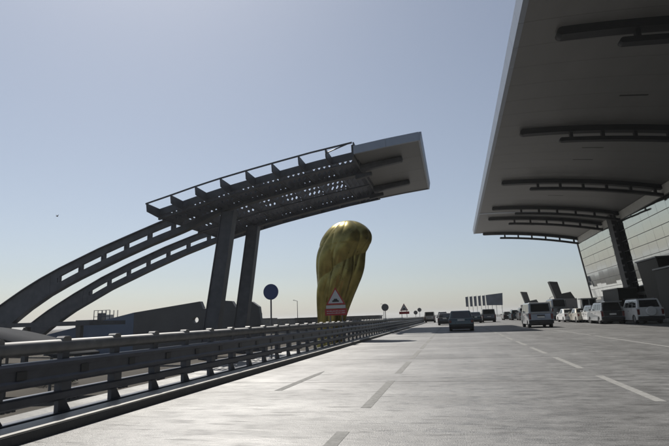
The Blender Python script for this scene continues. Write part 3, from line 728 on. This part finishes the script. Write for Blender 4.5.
# smooth curved shelter roof, low
cr = empty('curved_roof', (-26, 24, GZ), 'low curved grey shell roof just behind the railing at the left edge', 'roof')
m_shell = mat('shell_grey', (.04, .042, .046), .95, spec=.1, noise=.12, nscale=.8)
def shell(name, pts, y0, y1, th, m):
    v = []; f = []
    for x, z, yo in pts: v += [(x, y0+yo, z-th), (x, y1+yo, z-th), (x, y1+yo, z), (x, y0+yo, z)]
    for i in range(len(pts)-1):
        a = i*4
        for j in range(4): f.append((a+j, a+(j+1) % 4, a+4+(j+1) % 4, a+4+j))
    f += [(0, 1, 2, 3), (len(v)-4, len(v)-1, len(v)-2, len(v)-3)]
    me = mesh(name, v, f); b = bmesh.new(); b.from_mesh(me); bmesh.ops.recalc_face_normals(b, faces=b.faces); b.to_mesh(me); b.free()
    for p in me.polygons: p.use_smooth = len(p.vertices) == 4 and abs(p.normal.z) > .5
    o = link(name, me, m, cr); o.location = (26, -24, -GZ); return o
pts = [(-36+t*15.5, 1.5-.0*t-2.0*max(0, t-.45)**1.6*2.2-.9*max(0, .3-t), 0) for t in [i/24 for i in range(25)]]
shell('shell_roof', pts, 23, 26.5, .12, m_shell)
pts2 = [(-36+t*12.5, 1.05-1.9*max(0, t-.5)**1.6*2.0-.6*max(0, .3-t), 0) for t in [i/24 for i in range(25)]]
shell('eave_band', pts2, 21.2, 22.8, .1, m_shell)
for k in range(5): o = MB().tube((-34+k*3, 24.5, GZ), (-34+k*3, 24.5, [.95, 1.0, .9, .6, .1][k]), .08, n=8).build('column', m_signback, cr); o.location = (26, -24, -GZ)
# rooftop plant with railed platform
tw = empty('plant_platform', (-53.5, 70, GZ), 'small rooftop platform with railings above the low dark wall at left', 'platform')
for (x0, x1, z0, z1, m_) in ((-4.5, -1.4, 0, 4.9, m_wall), (-1.4, 1.6, 0, 4.5, m_wall)): MB().box(x0, x1-.01, -1, 1, z0, z1).build('block', m_, tw)
mb = MB()
for k in range(5): mb.box(-1.3+k*.7, -1.22+k*.7, -1, -.92, 4.5, 6.3); mb.box(-1.3+k*.7, -1.22+k*.7, .92, 1, 4.5, 6.3)
mb.box(-1.3, 1.6, -1, -.94, 5.3, 5.38); mb.box(-1.3, 1.6, -1, -.94, 6.25, 6.33); mb.build('railing', m_steel, tw)['kind'] = 'stuff'
MB().box(-1.0, -.2, -.5, .5, 4.51, 5.9).build('cabinet', m_steel, tw); MB().box(.5, 1.2, -.5, .5, 4.51, 5.6).build('cabinet', m_clad, tw)
# far low buildings on the skyline
far = [(-57, 150, 5, .0+2.2, 'low dark shed on the skyline left of the blue sign pole'), (-49.5, 150, 6, 1.9, 'low long shed on the skyline right of the blue sign pole'), (-36.8, 125, 4, 1.7, 'low flat shed at the foot of the thin lamp post'),
       (-24.5, 140, 10, 1.85, 'long low dark hall on the skyline right of the sculpture'), (-25, 90, 4.6, 1.65, 'small dark block at the foot of the sculpture')]
for x, y_, w_, h_, lb in far:
    e = empty('low_building', (x, y_, GZ), lb, 'building'); hh = h_-GZ
    MB().box(-w_/2, w_/2, -3, 3, 0, hh-.25).build('wall', m_far, e); MB().box(-w_/2-.2, w_/2+.2, -3.2, 3.2, hh-.25, hh).build('roof', m_mull, e)
    for k in range(int(w_/1.6)): MB().box(-w_/2+.3+k*1.6, -w_/2+1.2+k*1.6, -3.03, -2.99, hh-1.5, hh-.6).build('window', m_cglass, e)
def lamp_post(loc, h_, arm, label):
    e = empty('lamp_post', loc, label, 'street lamp'); H_ = h_-loc[2]
    MB().tube((0, 0, 0), (0, 0, H_), .11, .07, 8).build('pole', m_signback, e)
    MB().tube((0, 0, H_-.05), (arm, 0, H_+.15), .06, n=6).build('arm', m_signback, e)
    MB().box(min(arm, arm*1.5), max(arm, arm*1.5), -.15, .15, H_+.1, H_+.25).build('lamp_head', m_signback, e)
lamp_post((-37.3, 120, GZ), 5.95, -.7, 'thin lamp post on the skyline between blue sign and sculpture')
lamp_post((-26.6, 200, GZ), 6.3, -.7, 'faint distant lamp post right of the sculpture')
lamp_post((-66, 170, GZ), 4.2, -1.5, 'low faint lamp with long arm right of the pylons')
lamp_post((26.5, 150, -1), 5.0, .5, 'slim mast behind the white van')
# low planting strip seen between the rails
def shrub(loc, r, h_, label, cone=False, n=240, group=None):
    e = empty('shrub', loc, label, 'shrub', group); mb_ = MB()
    for i in range(n):
        t = random.random(); a = random.uniform(0, 6.28)
        rr = r*(1-t)*random.uniform(.5, 1) if cone else r*math.sin(math.acos(min(1, abs(t*1.6-.6))))*random.uniform(.4, 1)
        p = Vector((rr*math.cos(a), rr*math.sin(a), .1+t*h_)); s = random.uniform(.04, .09)*(r/.6)**.5
        u = Vector((random.uniform(-1, 1), random.uniform(-1, 1), random.uniform(-1, 1))).normalized(); w2 = u.orthogonal().normalized()
        mb_.add([p-u*s, p+w2*s*.5, p+u*s, p-w2*s*.5], [(0, 1, 2, 3)])
    mb_.build('foliage', m_leaf, e); MB().tube((0, 0, 0), (0, 0, h_*.8), .03, .015, 6).build('stem', m_trunk, e)
G2 = 'shrubs behind the railing'
for x, y_, h_ in ((-26.0, 21.0, 1.3), (-27.5, 24.5, 1.1), (-29.0, 27.5, 1.4), (-26.5, 30.0, 1.2)):
    shrub((x, y_, GZ), 1.5, h_, 'low green shrub glimpsed through the railing gaps at the left edge', n=900, group=G2)
shrub((18.9, 88, .15), .35, 1.7, 'left of two small cone shaped shrubs behind the saloons', True, 300)
shrub((20.1, 88, .15), .38, 1.85, 'right of two small cone shaped shrubs behind the saloons', True, 300)
# bird
bd = empty('bird', (-54.7, 60, 17.2), 'small dark bird gliding in the sky above the arches', 'bird'); bd.scale = (.55, .55, .55)
v = []; f = []
for i in range(9):
    t = i/8; r = .13*math.sin(math.pi*min(.97, max(.05, t)))**.7
    for j in range(8):
        a = 2*math.pi*j/8; v.append((r*math.cos(a), -.35+t*.8, r*math.sin(a)))
for i in range(8):
    for j in range(8): f.append((i*8+j, i*8+(j+1) % 8, (i+1)*8+(j+1) % 8, (i+1)*8+j))
obj('body', v, f, m_bird, bd)
for s in (-1, 1):
    prism('wing', [(0, -.05), (0, .3), (s*.35, .28), (s*.62, .05), (s*.36, .08)], 'z', -.012, .012, m_bird, bd).rotation_euler = (0, -s*.9, 0)

# ------------------------------------------------------------------ hazy air
HZ = 0.00022
mh = bpy.data.materials.new('hazy_air'); mh.use_nodes = True; t = mh.node_tree; t.nodes.clear()
vo = t.nodes.new('ShaderNodeVolumePrincipled'); ou = t.nodes.new('ShaderNodeOutputMaterial'); t.links.new(vo.outputs[0], ou.inputs['Volume'])
vo.inputs['Color'].default_value = (.90, .93, .96, 1); vo.inputs['Density'].default_value = HZ; vo.inputs['Anisotropy'].default_value = .35
stuff(box('haze', -2600, 2600, -500, 3300, -3.6, 24, mh))
